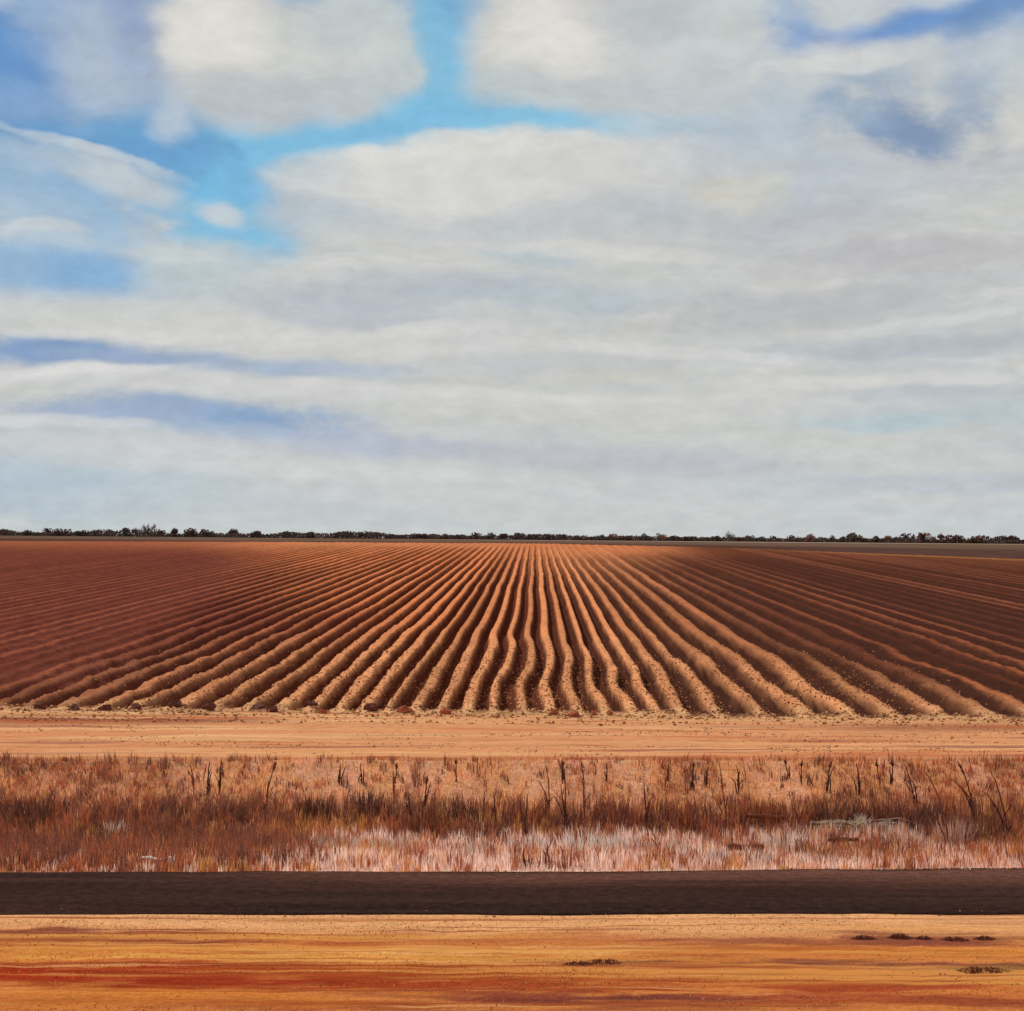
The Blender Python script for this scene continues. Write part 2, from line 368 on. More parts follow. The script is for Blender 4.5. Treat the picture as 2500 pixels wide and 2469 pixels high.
def z_track(x, y):
    t = sstep(Y_BANK, Y_FIELD, y)
    z = plane(x, y) * t + 0.0 * (1 - t)
    rut = np.exp(-((y - 52.2 - 0.5 * (fbm(x * 0.05, y * 0 + 2.0, 2) - .5)) / 0.28) ** 2) + np.exp(-((y - 54.0 - 0.5 * (fbm(x * 0.05, y * 0 + 2.0, 2) - .5)) / 0.28) ** 2)
    berm = np.exp(-((y - 57.6 - 1.2 * (fbm(x * 0.08, y * 0 + 7.0, 3) - .5)) / 0.5) ** 2)
    return z - 0.09 * rut + 0.10 * berm + 0.10 * (fbm(x * 0.5, y * 0.9, 4) - 0.5) - 1.4 * sstep(61.1, 61.75, y + 0.3 * (fbm(x * 0.9, y * 0.9 + 3, 3) - .5))
def z_verge(x, y):
    return -0.45 - 0.25 * sstep(31.4, 31.85, y) + (0.10 * (fbm(x * 0.25, y * 0.8, 4) - 0.5) + 0.05 * (fbm(x * 2, y * 3, 3) - 0.5)) * (1 - 0.7 * sstep(30.0, 31.0, y))

# ------------------------------------------------------------------ ground: one sheet to the horizon
def ground_z(x, y):
    near = -2.2 + 0 * x
    t = sstep(66, 80, y)
    return near * (1 - t) + (z_far(x, np.maximum(y, 62)) - 0.9 * (1 - sstep(0, 40, y - far_edge(x) + 20)) - 0.05) * t
def ground_col(x, y):
    n = fbm(x * 0.012 + 4, y * 0.006, 4)[..., None]
    base = L((88, 66, 56)) * (1 - n) + L((106, 84, 70)) * n
    e = far_edge(x)[..., None]; yy = y[..., None]; xx = x[..., None]
    dark = (1 - sstep(e * 1.15, e * 1.5, yy + 60 * (n - .5))) * 0.8
    base = base * (1 - dark) + L((72, 50, 46)) * dark
    left = sstep(-120, -330, xx) * sstep(1000, 1250, yy) * (1 - sstep(1700, 1800, yy)) * 0.8
    base = base * (1 - left) + L((96, 98, 94)) * left
    mid = sstep(-150, 0, xx) * (1 - sstep(120, 330, xx)) * np.exp(-((yy - 1330) / 120.0) ** 2) * 0.75
    base = base * (1 - mid) + L((168, 158, 148)) * mid
    right = sstep(60, 200, xx) * np.exp(-((yy - 1560 + 0.4 * xx) / 90.0) ** 2) * 0.9
    base = base * (1 - right) + L((176, 160, 138)) * right
    far = sstep(1850, 2200, yy)
    return base * (1 - far) + L((96, 84, 72)) * far
ys = np.concatenate([[-200, -60, 0, 30, 60, 66, 72, 80, 100, 140, 200], np.arange(220, 700, 6), np.arange(700, 2000, 25), np.geomspace(2000, 9000, 22)])
xs = np.concatenate([-np.geomspace(6000, 620, 10), np.arange(-600, 601, 12), np.geomspace(620, 6000, 10)])
structure(grid('ground', xs, ys, ground_z, M_GROUND, ground_col))

# ------------------------------------------------------------------ verge in front of the road
VSTREAK = [(150, 1771, 420, 13, (124, 62, 50), .8), (560, 1769, 380, 9, (150, 76, 48), .7), (1000, 1770, 260, 8, (168, 92, 54), .6), (1500, 1776, 330, 8, (136, 74, 56), .7), (1750, 1772, 240, 10, (118, 62, 50), .6),
    (330, 1830, 560, 14, (156, 60, 30), .9), (800, 1836, 520, 17, (146, 58, 30), .9), (180, 1848, 420, 18, (150, 48, 26), .9), (420, 1858, 460, 12, (140, 48, 28), .9), (900, 1864, 520, 12, (150, 62, 34), .8),
    (1130, 1817, 190, 8, (104, 54, 48), .9), (1010, 1812, 180, 8, (150, 72, 46), .8), (1500, 1840, 480, 10, (160, 66, 42), .9), (1430, 1846, 260, 9, (146, 58, 40), .8), (1640, 1862, 300, 10, (156, 66, 42), .8), (1700, 1826, 330, 7, (128, 70, 58), .7), (1860, 1832, 90, 10, (84, 50, 46), .95), (1560, 1820, 220, 6, (120, 66, 52), .7),
    (520, 1895, 420, 9, (140, 66, 44), .7), (1020, 1888, 220, 9, (122, 58, 46), .9), (1260, 1893, 360, 11, (112, 56, 48), .9), (1600, 1886, 300, 9, (158, 74, 46), .8), (1100, 1905, 600, 8, (150, 80, 50), .6), (1350, 1800, 300, 7, (160, 82, 48), .7), (700, 1790, 300, 6, (164, 88, 52), .7), (1250, 1830, 260, 9, (150, 66, 42), .8), (1750, 1848, 240, 8, (150, 70, 46), .8), (250, 1812, 300, 7, (170, 84, 46), .7), (800, 1880, 300, 7, (140, 70, 48), .7), (1800, 1892, 200, 7, (134, 64, 46), .8), (60, 1800, 260, 16, (194, 124, 60), .8), (700, 1805, 700, 10, (206, 146, 74), .7), (1700, 1795, 420, 10, (200, 128, 62), .8), (1000, 1792, 500, 7, (212, 158, 96), .7), (300, 1885, 500, 14, (190, 114, 52), .8)]
def verge_col(x, y):
    top = sstep(28.7, 30.3, y + 1.0 * (fbm(x * 0.12, y * 0.5, 3) - .5))[..., None]
    n = fbm(x * 0.10, y * 1.3 + 3, 4)[..., None]
    cc = (L((180, 98, 50)) * (1 - n) + L((194, 124, 68)) * n) * (1 - top) + L((208, 152, 106)) * top
    px, py = to_px(x, y, -0.46)
    wx = (fbm(x * 0.5 + 3, y * 0.9, 4) - .5) * 110; wy = (fbm(x * 0.35 + 9, y * 1.5, 4) - .5) * 20
    ragged = (fbm(x * 1.3, y * 6.0, 4) - .5)
    for (sx, sy, rx, ry, col, op) in VSTREAK:
        r2 = ((px - sx + wx) / rx) ** 2 + ((py - sy + wy) / (ry * 1.25)) ** 2
        w = (sstep(1.25, 0.2, r2 + 2.4 * ragged) * min(1, op * 1.1))[..., None]
        cc = cc * (1 - w) + L(col) * w
    return cc
def to_px(x, y, z): return (VX + F * x / y) / K2, (VY + F * (EYE - z) / y) / K2
structure(grid('verge', np.arange(-34, 34.1, 0.16), np.concatenate([np.arange(8, 22, 0.4), np.arange(22, 31.9, 0.08)]), z_verge, M_VERGE, verge_col))

# ------------------------------------------------------------------ road
xs = np.arange(-60, 60.1, 0.2)
e0 = Y_ROAD0 + 0.16 * (fbm(xs * 0.5, xs * 0 + 1, 4) - .5) + 0.05 * np.sin(xs * 0.09)
e1 = Y_ROAD1 + 0.22 * (fbm(xs * 0.6, xs * 0 + 5, 4) - .5) + 0.045 * np.clip(xs - 1, 0, 11)
vv = []
prof = [(0, -0.14), (0.0, 0.0)] + [(t, 0.045 * (1 - (2 * t - 1) ** 2) + 0.004) for t in np.linspace(0.03, 0.97, 24)] + [(1.0, 0.0), (1.0, -0.14)]
for (t, dz) in prof:
    vv.append(np.stack([xs, e0 + (e1 - e0) * t + (0.03 if t == 0 and dz < 0 else 0) * -1 + (0.03 if t == 1 and dz < 0 else 0), -0.44 + dz + 0 * xs], 1))
rt_ = np.repeat([p[0] for p in prof], len(xs)); rx_ = np.tile(xs, len(prof))
dust = sstep(0.34, 0.80, rt_ + 0.5 * (fbm(rx_ * 0.12, rt_ * 3, 4) - .5)) * (1 - sstep(0.93, 1.0, rt_ + .1 * (fbm(rx_ * .6, rt_ * 8, 3) - .5))) * sstep(-10, 1, rx_ + 7 * (fbm(rx_ * .2, rt_ * 5, 3) - .5)) * 0.8
dust = np.maximum(dust, 0.25 * sstep(0.4, 0.8, fbm(rx_ * .08, rt_ * 6, 4)))[:, None]
rcol = np.array([0.030, 0.0155, 0.0130]) * (1 + 0.35 * (np.exp(-((rt_ - .27) / .07) ** 2) + np.exp(-((rt_ - .74) / .07) ** 2)) * (0.6 + 0.8 * (fbm(rx_ * .15, rt_ * 2, 3) - .5)))[:, None] * (1 - dust) + L((100, 66, 56)) * dust
vv = np.concatenate(vv); n = len(xs); ff = []
for r in range(len(prof) - 1):
    a = r * n + np.arange(n - 1); ff.append(np.stack([a, a + 1, a + n + 1, a + n], 1))
ff = np.concatenate(ff)
structure(build('road', vv, None, M_ROAD, cols=rcol, flat=(ff.ravel(), np.full(len(ff), 4)), smooth=False))

# ------------------------------------------------------------------ ditch bank (soil under the grass) and the grass zones
RUST, TAN, DARK, PALE, OCHRE, PINK = L((172, 100, 70)), L((226, 166, 120)), L((128, 80, 66)), L((236, 204, 190)), L((204, 146, 88)), L((220, 168, 142))
def to_px(x, y, z): return (VX + F * x / y) / K2, (VY + F * (EYE - z) / y) / K2
def zone(x, y):
    """weights of the plant kinds growing at ground point x, y"""
    px, py = to_px(x, y, z_bank(x, y))
    n1 = fbm(x * 0.35 + 11, y * 0.6, 4); n2 = fbm(x * 1.1, y * 1.2 + 5, 3); n3 = fbm(x * 0.8 + 40, y * 1.6, 4)
    leftd = 1 - sstep(230, 460, px + 260 * (n1 - .5)); rightd = sstep(1560, 1820, px + 320 * (n1 - .5))
    upper = 1 - sstep(1500, 1545, py + 44 * (n2 - .5))
    n4 = fbm(x * 1.5 + 21, y * 0.10, 3); n5 = fbm(x * 2.2 + 60, y * 0.12, 3)
    w = {}
    w['tan'] = 1.0 * upper * (1 - 0.75 * leftd) * (1 - 0.55 * rightd) + 0.35
    w['rust'] = 0.12 + upper * (0.8 * leftd + 0.7 * rightd) + (1 - upper) * (0.7 + 1.2 * leftd)
    band = np.exp(-((py - 1556 - 26 * (n1 - .5) + 14 * (px < 800)) / 17.0) ** 2)
    band2 = np.exp(-((py - 1600 - 40 * (n1 - .5)) / 10.0) ** 2) * sstep(0.42, 0.6, n3)
    band3 = np.exp(-((py - 1452) / 22.0) ** 2) * leftd * 0.7 * sstep(.4, .6, n2)
    w['dark'] = 1.6 * band * sstep(0.22, 0.5, n3 + 0.1) + 1.5 * band2 + band3 + 0.10 + (1 - upper) * leftd * 1.0 * sstep(.45, .6, n2) + upper * 0.10 + (1 - sstep(500, 640, px)) * sstep(1585, 1610, py) * .5
    palem = (sstep(1572, 1592, py + 26 * (n1 - .5)) * sstep(540, 640, px + 60 * (n1 - .5)) * (1 - 0.75 * sstep(1380, 1560, px)))
    palem = np.maximum(palem, sstep(1622, 1634, py) * (0.12 + 0.5 * sstep(380, 620, px)))
    palem = np.maximum(palem, sstep(1560, 1575, py) * (1 - sstep(1590, 1615, py)) * sstep(1400, 1460, px) * (1 - sstep(1700, 1760, px)))
    w['pale'] = 6.0 * palem * sstep(0.32, 0.52, n3 + 0.04)
    w['ochre'] = 0.25 * upper + (1 - upper) * 1.4 * sstep(.46, .62, fbm(x * 0.6 + 70, y * 0.9, 3))
    w['pink'] = 1.5 * upper * sstep(.46, .62, n4) * (1 - .7 * leftd) + 0.7 * palem
    w['rust'] = w['rust'] + 0.8 * upper * sstep(.56, .70, n5)
    w['dark'] = w['dark'] + 0.5 * upper * sstep(.62, .74, n5) * np.clip(leftd + rightd + .25, 0, 1)
    return w
ZC = {'tan': TAN, 'rust': RUST, 'dark': DARK, 'pale': PALE, 'ochre': OCHRE, 'pink': PINK}
ZN = list(ZC)
def bank_col(x, y):
    w = zone(x, y); s = sum(w.values())[..., None]
    cc = sum(w[k][..., None] * ZC[k] for k in ZN) / s
    return cc * 0.92
structure(grid('ditch_bank', np.arange(-40, 40.1, 0.16), np.arange(34.2, 50.01, 0.12), z_bank, M_BANK, bank_col))

# ------------------------------------------------------------------ sandy track between the ditch and the field
def track_col(x, y):
    n = fbm(x * 0.12 + 5, y * 0.9, 4)[..., None]
    cc = L((204, 146, 102)) * (1 - n) + L((196, 132, 94)) * n
    e = sstep(58.0, 60.8, y + 1.0 * (fbm(x * 0.4, y * 0.4, 3) - .5))[..., None]
    cc = cc * (1 - 0.8 * e) + L((200, 150, 106)) * 0.8 * e
    px, py = to_px(x, y, z_track(x, y))
    d = np.exp(-((py - 1357) / 8.0) ** 2) * (1 - sstep(330, 620, px + 200 * (fbm(x * .3, y * 2, 3) - .5))) * 0.95
    d = np.maximum(d, np.exp(-((py - 1372) / 8.0) ** 2) * sstep(1450, 1700, px) * 0.6)[..., None]
    return cc * (1 - d) + L((120, 66, 54)) * d
xs = np.arange(-44, 44.1, 0.16)
def track_z2(x, y): return z_track(x, y) - 0.6 * (1 - sstep(48.8, 49.5, y + 0.25 * (fbm(x * 1.2, x * 0 + 3, 3) - .5)))
structure(grid('dirt_track', xs, np.arange(48.8, 62.1, 0.10), track_z2, M_TRACK, track_col))

# ------------------------------------------------------------------ ploughed field
NS = 12
# the rows stand closer together in the middle of the field than at its sides
GX = np.arange(-400, 400.01, 0.05)
SP = 0.90 + 0.34 * sstep(5, 13, -GX) + 0.75 * sstep(3, 10, GX)
GR = np.concatenate([[0], np.cumsum(0.5 * (1 / SP[1:] + 1 / SP[:-1]) * 0.05)])
GR = GR - np.interp(0.0, GX, GR)
def row_of(x): return np.interp(x, GX, GR)
def x_of(r): return np.interp(r, GR, GX)
def spacing(x): return np.interp(x, GX, SP)
ROWT = np.random.RandomState(3).rand(5, 4096)
def field_parts(x, y):
    # rows wander a little along their length, more so close to the headland
    near = 1 - sstep(62, 130, y)
    off = (fbm(x * 0.16 + 3, y * 0.07, 2) - 0.5) * 2 * (0.20 * near + 0.10) + (vnoise(x * 0.6, y * 0.14 + 31) - .5) * 0.24 * near
    u = row_of(x) + off / 0.9
    i = np.floor(u).astype(int); fu = u - i
    # d: 0 on the middle of the ridge, 1 on the bottom of the furrow; each ridge has its own width
    d = np.abs(fu - 0.5) * 2
    wid = 0.50 + 0.16 * (ROWT[4, i & 4095] - .5) - 0.10 * sstep(4, 12, x) + 0.22 * (vnoise(i * 7.3, y * 0.22) - 0.5) * near
    h = 1 - sstep(wid - 0.20, wid + 0.24, d)
    return i, h, d, wid
def field_end(i): return Y_FIELD + 0.05 + 0.9 * ROWT[0, i & 4095]   # furrows stop raggedly at the headland
def field_z(x, y):
    i, h, d, wid = field_parts(x, y)
    iend = np.floor(row_of(x) + 0.5).astype(int)
    depth = (0.40 + 0.10 * ROWT[1, iend & 4095]) * np.clip(spacing(x) / 0.95, 0.85, 1.35)
    mid = sstep(-19, -11, x + 0.10 * (y - 62)) * (1 - sstep(9, 17, x - 0.02 * (y - 62)))
    flat = np.where(x < 0, 0.92, 0.45 + 0.55 * (ROWT[3, iend & 4095] > 0.33))
    depth = depth * (1 - flat * (1 - mid) * sstep(62.5, 72, y)) * (1 - 0.5 * sstep(110, 300, y))
    end = sstep(field_end(iend) - 0.25, field_end(iend) + 0.8, y)
    end = end * (1 - 0.85 * sstep(-45, -10, y - far_edge(x)))
    fine = (fbm(x * 3.2, y * 2.2, 3) - 0.5) * (0.10 + 0.05 * (1 - h)) * (1 - 0.7 * sstep(90, 220, y)) + (fbm(x * 7, y * 4.2, 2) - 0.5) * 0.09 * (1 - sstep(66, 96, y))
    crest = (fbm(x * 1.1 + 5, y * 0.8, 3) - 0.5) * 0.20 * h * (1 - sstep(80, 130, y)) * end
    return plane(x, y) + crest + 0.03 - 0.14 * (1 - sstep(60.9, 61.5, y)) + (0.06 * h - depth * (1 - h)) * end + fine
DRY, FURROW_SHADE = L((206, 141, 98)), L((100, 52, 39))  # sandy ridge colour, and the dark tone that paints the furrow shade
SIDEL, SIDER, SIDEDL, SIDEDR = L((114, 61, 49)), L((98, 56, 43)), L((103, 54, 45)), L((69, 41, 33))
def field_col(x, y):
    i, h, d, wid = field_parts(x, y)
    n = fbm(x * 0.05, y * 0.02, 4); n2 = fbm(x * 0.3 + 9, y * 0.05, 3)
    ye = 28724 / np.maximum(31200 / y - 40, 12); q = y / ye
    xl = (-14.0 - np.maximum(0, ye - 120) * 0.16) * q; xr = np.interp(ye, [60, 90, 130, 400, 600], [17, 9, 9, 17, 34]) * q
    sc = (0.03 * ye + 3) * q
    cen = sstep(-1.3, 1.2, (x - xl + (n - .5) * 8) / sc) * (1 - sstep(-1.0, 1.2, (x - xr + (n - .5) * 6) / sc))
    # dry sandy crust on the ridges; shade of flanks and furrows painted into the colour
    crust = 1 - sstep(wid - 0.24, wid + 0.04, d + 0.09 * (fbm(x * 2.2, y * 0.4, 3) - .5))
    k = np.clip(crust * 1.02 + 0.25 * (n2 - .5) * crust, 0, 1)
    fe = sstep(140, 420, ye)
    k = k * (1 - 0.7 * fe) + 0.7 * fe * (0.85 + 0.6 * (n2 - .5))
    rt = ROWT[2, i & 4095][..., None]
    warm = (sstep(74, 120, ye) * (1 - sstep(330, 500, ye)))[..., None]
    left = sstep(2, -12, x)[..., None]
    dry = DRY * (1 - 0.6 * warm * (0.5 + 0.5 * left)) + L((192, 98, 56)) * 0.6 * warm * (0.5 + 0.5 * left)
    dry = dry * (0.84 + 0.30 * rt)
    yl = ((ROWT[3, i & 4095] > 0.93) * sstep(76, 100, ye) * (1 - sstep(150, 210, ye)))[..., None] * 0.55
    dry = dry * (1 - yl) + L((204, 148, 58)) * yl
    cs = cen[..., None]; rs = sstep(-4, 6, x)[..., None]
    # away from the middle only the very crest is painted pale, as if lit
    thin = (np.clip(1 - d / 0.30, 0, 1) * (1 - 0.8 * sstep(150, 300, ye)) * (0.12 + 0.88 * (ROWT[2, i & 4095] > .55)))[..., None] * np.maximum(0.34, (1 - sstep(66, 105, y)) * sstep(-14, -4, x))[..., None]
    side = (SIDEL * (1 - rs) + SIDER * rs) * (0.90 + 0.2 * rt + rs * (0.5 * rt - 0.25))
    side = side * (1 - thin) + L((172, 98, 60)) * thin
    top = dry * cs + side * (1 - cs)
    bot = FURROW_SHADE * cs * (1 - 0.85 * rs) + L((64, 40, 33)) * cs * 0.85 * rs + (SIDEDL * (1 - rs) + SIDEDR * rs) * (1 - cs)
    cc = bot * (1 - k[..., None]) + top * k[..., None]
    # pale sandy headland where the furrows run out
    iend = np.floor(row_of(x) + 0.5).astype(int)
    hd = ((1 - sstep(-1.0, -0.15, y - field_end(iend))) * 0.9 + 0.75 * crust * (1 - sstep(62, 65.5, y)) * sstep(-19, -12, x))
    hd = np.clip(hd, 0, 0.92)[..., None]
    cc = cc * (1 - hd) + L((208, 158, 114)) * hd
    fend = (sstep(-90, -8, y - far_edge(x)) * (0.35 + 0.6 * sstep(-80, 10, x) * (1 - sstep(12, 32, x)) - 0.25 * sstep(12, 32, x)))[..., None]
    cc = cc * (1 - fend) + L((186, 112, 74)) * fend
    edge = (sstep(-14, -4, y - far_edge(x)) * sstep(28, 56, x) * 0.7)[..., None]
    return cc * (1 - edge) + L((150, 100, 56)) * edge
V, FC, C_ = [], [], []
base = 0
blocks = [(61.0, 74, 0.12), (74, 96, 0.22), (96, 150, 0.6), (150, 240, 1.4), (240, 348, 2.4)]
for (a, b, st_) in blocks:
    yy = np.linspace(a, b, max(2, int(round((b - a) / st_)) + 1))
    i0 = math.floor(float(row_of(-b * 0.292 - 8))); i1 = math.ceil(float(row_of(b * 0.266 + 8)))
    xx = x_of(np.arange(i0 * NS, i1 * NS + 1) / NS)
    XX, YY = np.meshgrid(xx, yy)
    ZZ = field_z(XX, YY)
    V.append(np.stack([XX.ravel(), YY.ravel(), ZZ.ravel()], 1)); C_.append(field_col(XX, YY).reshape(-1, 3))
    n = len(xx); q = np.arange((len(yy) - 1) * (n - 1)); r = q // (n - 1); p = r * n + q % (n - 1)
    fc = np.stack([p, p + 1, p + n + 1, p + n], 1)
    keep = (YY.ravel()[p] < far_edge(XX.ravel()[p]))
    FC.append(fc[keep] + base); base += XX.size
V = np.concatenate(V); FC = np.concatenate(FC); C_ = np.concatenate(C_)
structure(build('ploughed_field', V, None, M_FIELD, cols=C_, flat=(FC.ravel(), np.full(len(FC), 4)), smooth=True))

# ------------------------------------------------------------------ grass on the ditch bank (uncountable)
def blades(name, n, yr, xr, hgt, wid, colvar, seed, zf, pick, lean=0.35, kind='stuff'):
    r = np.random.RandomState(seed)
    y = r.uniform(*yr, n); x = r.uniform(-1, 1, n) * 0 + (r.rand(n) * (xr[1] - xr[0]) + xr[0])
    keep, col, hs = pick(x, y, r)
    x, y, col, hs = x[keep], y[keep], col[keep], hs[keep]
    n = len(x); z = zf(x, y) - 0.03
    h = hs * hgt * (0.55 + 0.75 * r.rand(n)); a = r.rand(n) * 6.283; la = r.rand(n) * 6.283
    lx, ly = np.cos(la) * h * lean * r.rand(n), np.sin(la) * h * lean * r.rand(n)
    w = wid * (0.6 + 0.8 * r.rand(n)); wx, wy = np.cos(a) * w / 2, np.sin(a) * w / 2
    p = np.stack([x, y, z], 1); wv = np.stack([wx, wy, 0 * wx], 1); ln = np.stack([lx, ly, 0 * lx], 1)
    up = np.stack([0 * h, 0 * h, h], 1)
    v = np.stack([p - wv, p + wv, p + up * .55 + ln * .35 + wv * .8, p + up * .55 + ln * .35 - wv * .8, p + up + ln], 1).reshape(-1, 3)
    b = np.arange(n) * 5
    lv = np.stack([b, b + 1, b + 2, b + 3, b + 3, b + 2, b + 4], 1).ravel()
    tot = np.tile([4, 3], n)
    col = col * (1 + colvar * (r.rand(n, 1) - 0.5) * 2)
    o = build(name, v, None, M_GRASS, cols=np.repeat(np.clip(col, 0, 1), 5, 0), flat=(lv, tot))
    o['kind'] = kind
    return o
ZH = {'tan': 0.55, 'rust': 0.85, 'dark': 1.15, 'pale': 0.60, 'ochre': 0.7, 'pink': 0.5}
def pick_bank(x, y, r):
    w = zone(x, y); s = np.stack([w[k] for k in ZN], 1); cs = np.cumsum(s, 1) / s.sum(1)[:, None]
    gx = x + .3 * (fbm(x * 3, y * 2, 2) - .5); ca = np.floor(gx / .17).astype(int); cb = np.floor(y / .42 + ca * .37).astype(int)
    hsh = TAB[(ca * 7 + cb * 31) & 255, (ca * 13 - cb * 5) & 255]; hs2 = TAB[(ca * 3 - cb * 11) & 255, (ca * 5 + cb * 17) & 255]
    k = (np.where(r.rand(len(x)) < .8, hsh, r.rand(len(x)))[:, None] > cs).sum(1); k = np.clip(k, 0, len(ZN) - 1)
    cols = np.array([ZC[q] for q in ZN])[k]; hs = np.array([ZH[q] for q in ZN])[k]
    short = sstep(44.6, 46.5, y) * 0.5
    edge = sstep(35.1, 36.0, y) * 0.6 + 0.4
    return np.ones(len(x), bool), cols * (.84 + .32 * hs2[:, None]), hs * (1 - short) * edge * (.65 + .75 * hs2)
blades('dry_grass', 212000, (35.15, 49.2), (-24, 24), 0.42, 0.021, 0.25, 21, z_bank, pick_bank)
def pick_verge(x, y, r):
    m = fbm(x * 0.25, y * 1.1 + 6, 4)
    keep = (m > 0.52) & (r.rand(len(x)) < 0.2 + 3 * (m - .52))
    cc = np.array([L((150, 74, 42)), L((204, 138, 76)), L((180, 104, 54)), L((118, 64, 46))])[r.choice(4, len(x), p=[.3, .35, .25, .1])]
    return keep, cc, np.full(len(x), 1.0)
blades('verge_stubble', 60000, (22.5, 31.0), (-11, 11), 0.06, 0.012, 0.25, 22, z_verge, pick_verge, lean=1.2)

# loose crumbs of soil on the headland and the track (uncountable)
def crumbs(name, n, yr, xr, size, seed, zf, cols, dens):
    r = np.random.RandomState(seed)
    x = r.rand(n) * (xr[1] - xr[0]) + xr[0]; y = r.rand(n) * (yr[1] - yr[0]) + yr[0]
    k = r.rand(n) < dens(x, y); x, y = x[k], y[k]; n = len(x)
    s = size * (0.4 + 1.2 * r.rand(n) ** 3); z = zf(x, y)
    base = np.array([[1, 0, 0], [-.5, .87, 0], [-.5, -.87, 0], [0, 0, .8], [0.1, 0, -.5]])
    v = (np.stack([x, y, z], 1)[:, None, :] + base[None] * s[:, None, None] * (0.7 + 0.6 * r.rand(n, 5, 3))).reshape(-1, 3)
    b = np.arange(n) * 5
    lv = np.stack([b, b + 1, b + 3, b + 1, b + 2, b + 3, b + 2, b, b + 3, b + 1, b, b + 4, b + 2, b + 1, b + 4, b, b + 2, b + 4], 1).ravel()
    cc = np.array([L(q) for q in cols])[r.randint(0, len(cols), n)]
    o = build(name, v, None, M_BANK, cols=np.repeat(cc, 5, 0), flat=(lv, np.full(6 * n, 3)))
    o['kind'] = 'stuff'; return o
crumbs('soil_crumbs', 9000, (57.5, 62.6), (-19, 18), 0.06, 31, lambda x, y: np.maximum(z_track(x, y), field_z(x, y)), [(176, 122, 84), (140, 84, 60), (206, 160, 116)], lambda x, y: 0.25 + 0.75 * sstep(59.5, 61.2, y))
crumbs('road_grit', 9000, (30.9, 35.5), (-11, 11), 0.016, 33, lambda x, y: np.where((y > 31.3) & (y < 34.95), -0.43, -0.45), [(150, 104, 78), (104, 74, 62), (196, 146, 104)], lambda x, y: 0.04 + 0.9 * (np.exp(-((y - 31.15) / .16) ** 2) + np.exp(-((y - 35.1 - 0.045 * np.clip(x - 1, 0, 11)) / .2) ** 2)))
crumbs('track_grit', 12000, (49.6, 58.5), (-16, 16), 0.03, 34, z_track, [(176, 122, 84), (150, 92, 64), (214, 170, 126)], lambda x, y: sstep(.40, .62, fbm(x * .25, y * .9 + 4, 3)))
crumbs('field_clods', 60000, (62, 92), (-22, 22), 0.045, 35, field_z, [(188, 122, 84), (150, 88, 62), (206, 146, 102)], lambda x, y: (0.9 - 0.7 * sstep(66, 92, y)) * sstep(-17, -9, x + .1 * (y - 62)) * (1 - sstep(10, 18, x)))
crumbs('verge_gravel', 22000, (23, 31.2), (-11, 11), 0.013, 32, z_verge, [(170, 110, 62), (130, 70, 44), (214, 160, 104)], lambda x, y: sstep(.42, .6, fbm(x * .3, y, 3)))

# ------------------------------------------------------------------ small builders
def tube(pts, rads, n=6):
    """tapered tube along points"""
    vs, fs = [], []
    pts = [Vector(p) for p in pts]
    for k, p in enumerate(pts):
        d = (pts[min(k + 1, len(pts) - 1)] - pts[max(k - 1, 0)]).normalized()
        a = d.orthogonal().normalized(); b = d.cross(a)
        for q in range(n):
            t = 6.2832 * q / n; vs.append(p + (a * math.cos(t) + b * math.sin(t)) * rads[k])
    for k in range(len(pts) - 1):
        for q in range(n):
            fs.append((k * n + q, k * n + (q + 1) % n, (k + 1) * n + (q + 1) % n, (k + 1) * n + q))
    fs.append(tuple(range(n - 1, -1, -1))); fs.append(tuple((len(pts) - 1) * n + q for q in range(n)))
    return vs, fs
class MB:
    def __init__(s): s.v, s.f = [], []
    def add(s, vf):
        b = len(s.v); s.v += [tuple(p) for p in vf[0]]; s.f += [tuple(b + i for i in f) for f in vf[1]]; return s
    def build(s, name, mat, parent=None, smooth=False, loc=None): return build(name, s.v, s.f, mat, parent, smooth=smooth, loc=loc)
def lump(rx, ry, rz, seed, rough=0.3, nu=9, nv=6):
    r = random.Random(seed); vs, fs = [(0, 0, -rz * 0.5)], []
    for j in range(1, nv):
        th = math.pi * (1 - j / nv)
        for i in range(nu):
            ph = 6.2832 * i / nu; k = 1 + rough * (r.random() - .5) * 2
            vs.append((rx * math.sin(th) * math.cos(ph) * k, ry * math.sin(th) * math.sin(ph) * k, rz * math.cos(th) * k * (0.5 if th > 1.571 else 1)))
    vs.append((0, 0, rz)); top = len(vs) - 1
    for i in range(nu): fs.append((0, 1 + (i + 1) % nu, 1 + i))
    for j in range(nv - 2):
        for i in range(nu):
            a = 1 + j * nu + i; b = 1 + j * nu + (i + 1) % nu; fs.append((a, b, b + nu, a + nu))
    for i in range(nu): fs.append((1 + (nv - 2) * nu + i, 1 + (nv - 2) * nu + (i + 1) % nu, top))
    return vs, fs
ORD = ['first', 'second', 'third', 'fourth', 'fifth', 'sixth', 'seventh', 'eighth', 'ninth', 'tenth', 'eleventh', 'twelfth', 'thirteenth',
       'fourteenth', 'fifteenth', 'sixteenth', 'seventeenth', 'eighteenth', 'nineteenth', 'twentieth', 'twenty-first', 'twenty-second', 'twenty-third',
       'twenty-fourth', 'twenty-fifth', 'twenty-sixth', 'twenty-seventh', 'twenty-eighth', 'twenty-ninth', 'thirtieth']

